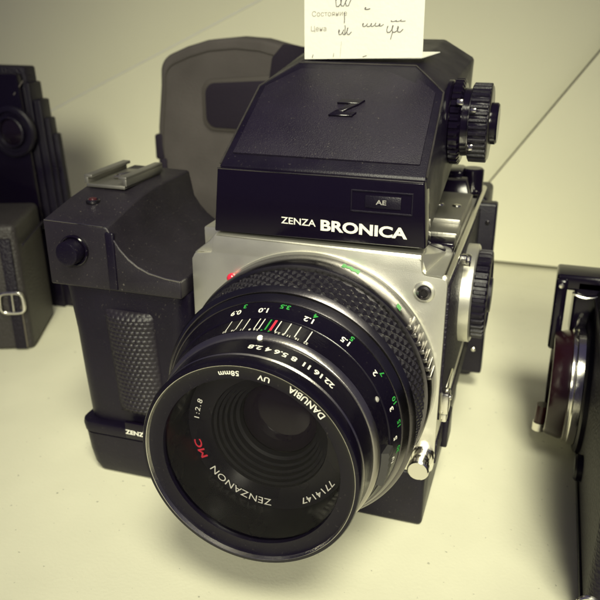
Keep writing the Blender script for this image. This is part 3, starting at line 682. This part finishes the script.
bm = NB(); lathe(bm, [(23.4, 2.6), (24.2, 3.0), (24.2, 5.6), (23.8, 6.0), (23.0, 6.1), (22.9, 6.6), (23.6, 6.8), (23.6, 7.4), (22.4, 7.8)], ro, '-x', 96); finish(bm, 'chrome_ring', M['chrome'], lm)
bm = NB(); lathe(bm, [(22.4, 7.6), (22.4, 9.0), (21.2, 13.4), (20.6, 14.4), (19.4, 14.6), (18.6, 13.0), (12, 11)], ro, '-x', 96); finish(bm, 'lens_barrel', M['deepred'], lm)
bm = NB(); lathe(bm, [(12.4, 10.8), (8, 12.4), (4, 13.2), (0, 13.4)], ro, '-x', 48); finish(bm, 'lens_glass', M['lensglass'], lm)
bm = NB(); cyl(bm, (79.6, 74, 17), (Vector((1, 0, 0)), Vector((0, 1, 0)), Vector((-.05, -.1, -1)).normalized()), 2.6, 8.2, .6, 24); hd = finish(bm, 'cable_socket', M['maroon'], lm)
bm = NB(); cyl(bm, (79.2, 73.2, 9.2), (Vector((1, 0, 0)), Vector((0, 1, 0)), Vector((-.05, -.1, -1)).normalized()), 2.9, 4.2, .8, 24); finish(bm, 'socket_tip', M['chrome'], lm)
bm = NB(); box(bm, 78.4, 83.0, 80, 90, 40, 71, 1.2, 3); box(bm, 86.0, 118, 82, 98, 44, 71, 1.4, 3); box(bm, 78.6, 112, 82, 97, 66, 72.5, 1.2, 3)
vf = finish(bm, 'viewfinder_frame', M['gloss'], rc)
bm = NB(); lathe(bm, [(0, 0), (1.1, 0), (1.0, .7), (0, .9)], (80.6, 79.9, 68.6), '-y', 20); finish(bm, 'screw', M['chrome'], vf)
bm = NB(); tube(bm, [(90.5 + 5 * math.cos(a), 80.8, 66 + 1.9 * math.sin(a)) for a in [PI + k * PI / 12 for k in range(13)]], .55, 8); finish(bm, 'eyelet', M['chrome'], vf)
bm = NB(); cyl(bm, (95.0, 36, 13), '-x', 5.0, 3.0, .8, 32); finish(bm, 'side_button', M['plastic'], rb)
bm = NB(); tube(bm, [(95 + 3.2 * math.cos(2 * PI * k / 24), -38.0, 14 + 3.2 * math.sin(2 * PI * k / 24)) for k in range(24)], .7, 8, True); finish(bm, 'strap_ring', M['chrome'], rb)

# ================================================================== CAMERA AND LIGHT
yaw, pit, rol = 0.3105, 0.3804, 0.0031
C = Vector((67.7215, -225.4112, 176.6783))
f = Vector((-math.sin(yaw) * math.cos(pit), math.cos(yaw) * math.cos(pit), -math.sin(pit)))
r = Vector((math.cos(yaw), math.sin(yaw), 0)); u = r.cross(f)
r2 = r * math.cos(rol) + u * math.sin(rol); u2 = -r * math.sin(rol) + u * math.cos(rol)
cd = bpy.data.cameras.new('camera'); co = bpy.data.objects.new('camera', cd); COL.objects.link(co)
mw = Matrix((r2, u2, -f)).transposed().to_4x4(); mw.translation = C * S; co.matrix_world = mw
cd.sensor_width = 36; cd.sensor_fit = 'HORIZONTAL'; cd.lens = 759.53 / 600 * 36; cd.clip_start = .01; cd.clip_end = 20
cd.dof.use_dof = True; cd.dof.focus_distance = .222; cd.dof.aperture_fstop = 27
scene.camera = co

def area(name, loc, target, sx, sy, power, color):
    l = bpy.data.lights.new(name, 'AREA'); l.shape = 'RECTANGLE'; l.size = sx; l.size_y = sy; l.energy = power; l.color = color
    o = bpy.data.objects.new(name, l); COL.objects.link(o); o.location = Vector(loc) * S
    o.rotation_euler = (Vector(target) - Vector(loc)).to_track_quat('-Z', 'Y').to_euler(); return o
WARM = (1.0, .975, .73)
def spot(name, loc, target, rad, half, power, color):
    l = bpy.data.lights.new(name, 'SPOT'); l.spot_size = math.radians(half * 2); l.spot_blend = 1; l.shadow_soft_size = rad * S; l.energy = power; l.color = color
    o = bpy.data.objects.new(name, l); COL.objects.link(o); o.location = Vector(loc) * S
    o.rotation_euler = (Vector(target) - Vector(loc)).to_track_quat('-Z', 'Y').to_euler(); return o
spot('key_lamp', (240, -440, 840), (15, 30, 40), 200, 13.6, 63, WARM)  # key from front right, cone narrowed to darken the corners
spot('front_fill_spot', (300, -1040, 620), (-45, 90, 85), 160, 13.0, 76, WARM)  # added front fill from behind the viewer, its cone fades the corners
wd = bpy.data.worlds.new('World'); scene.world = wd; wd.use_nodes = True
bg = wd.node_tree.nodes['Background']; bg.inputs['Color'].default_value = (.42, .37, .68, 1); bg.inputs['Strength'].default_value = .14
vs = scene.view_settings; vs.view_transform = 'Standard'; vs.look = 'None'; vs.exposure = 0; vs.gamma = 1; vs.use_curve_mapping = False
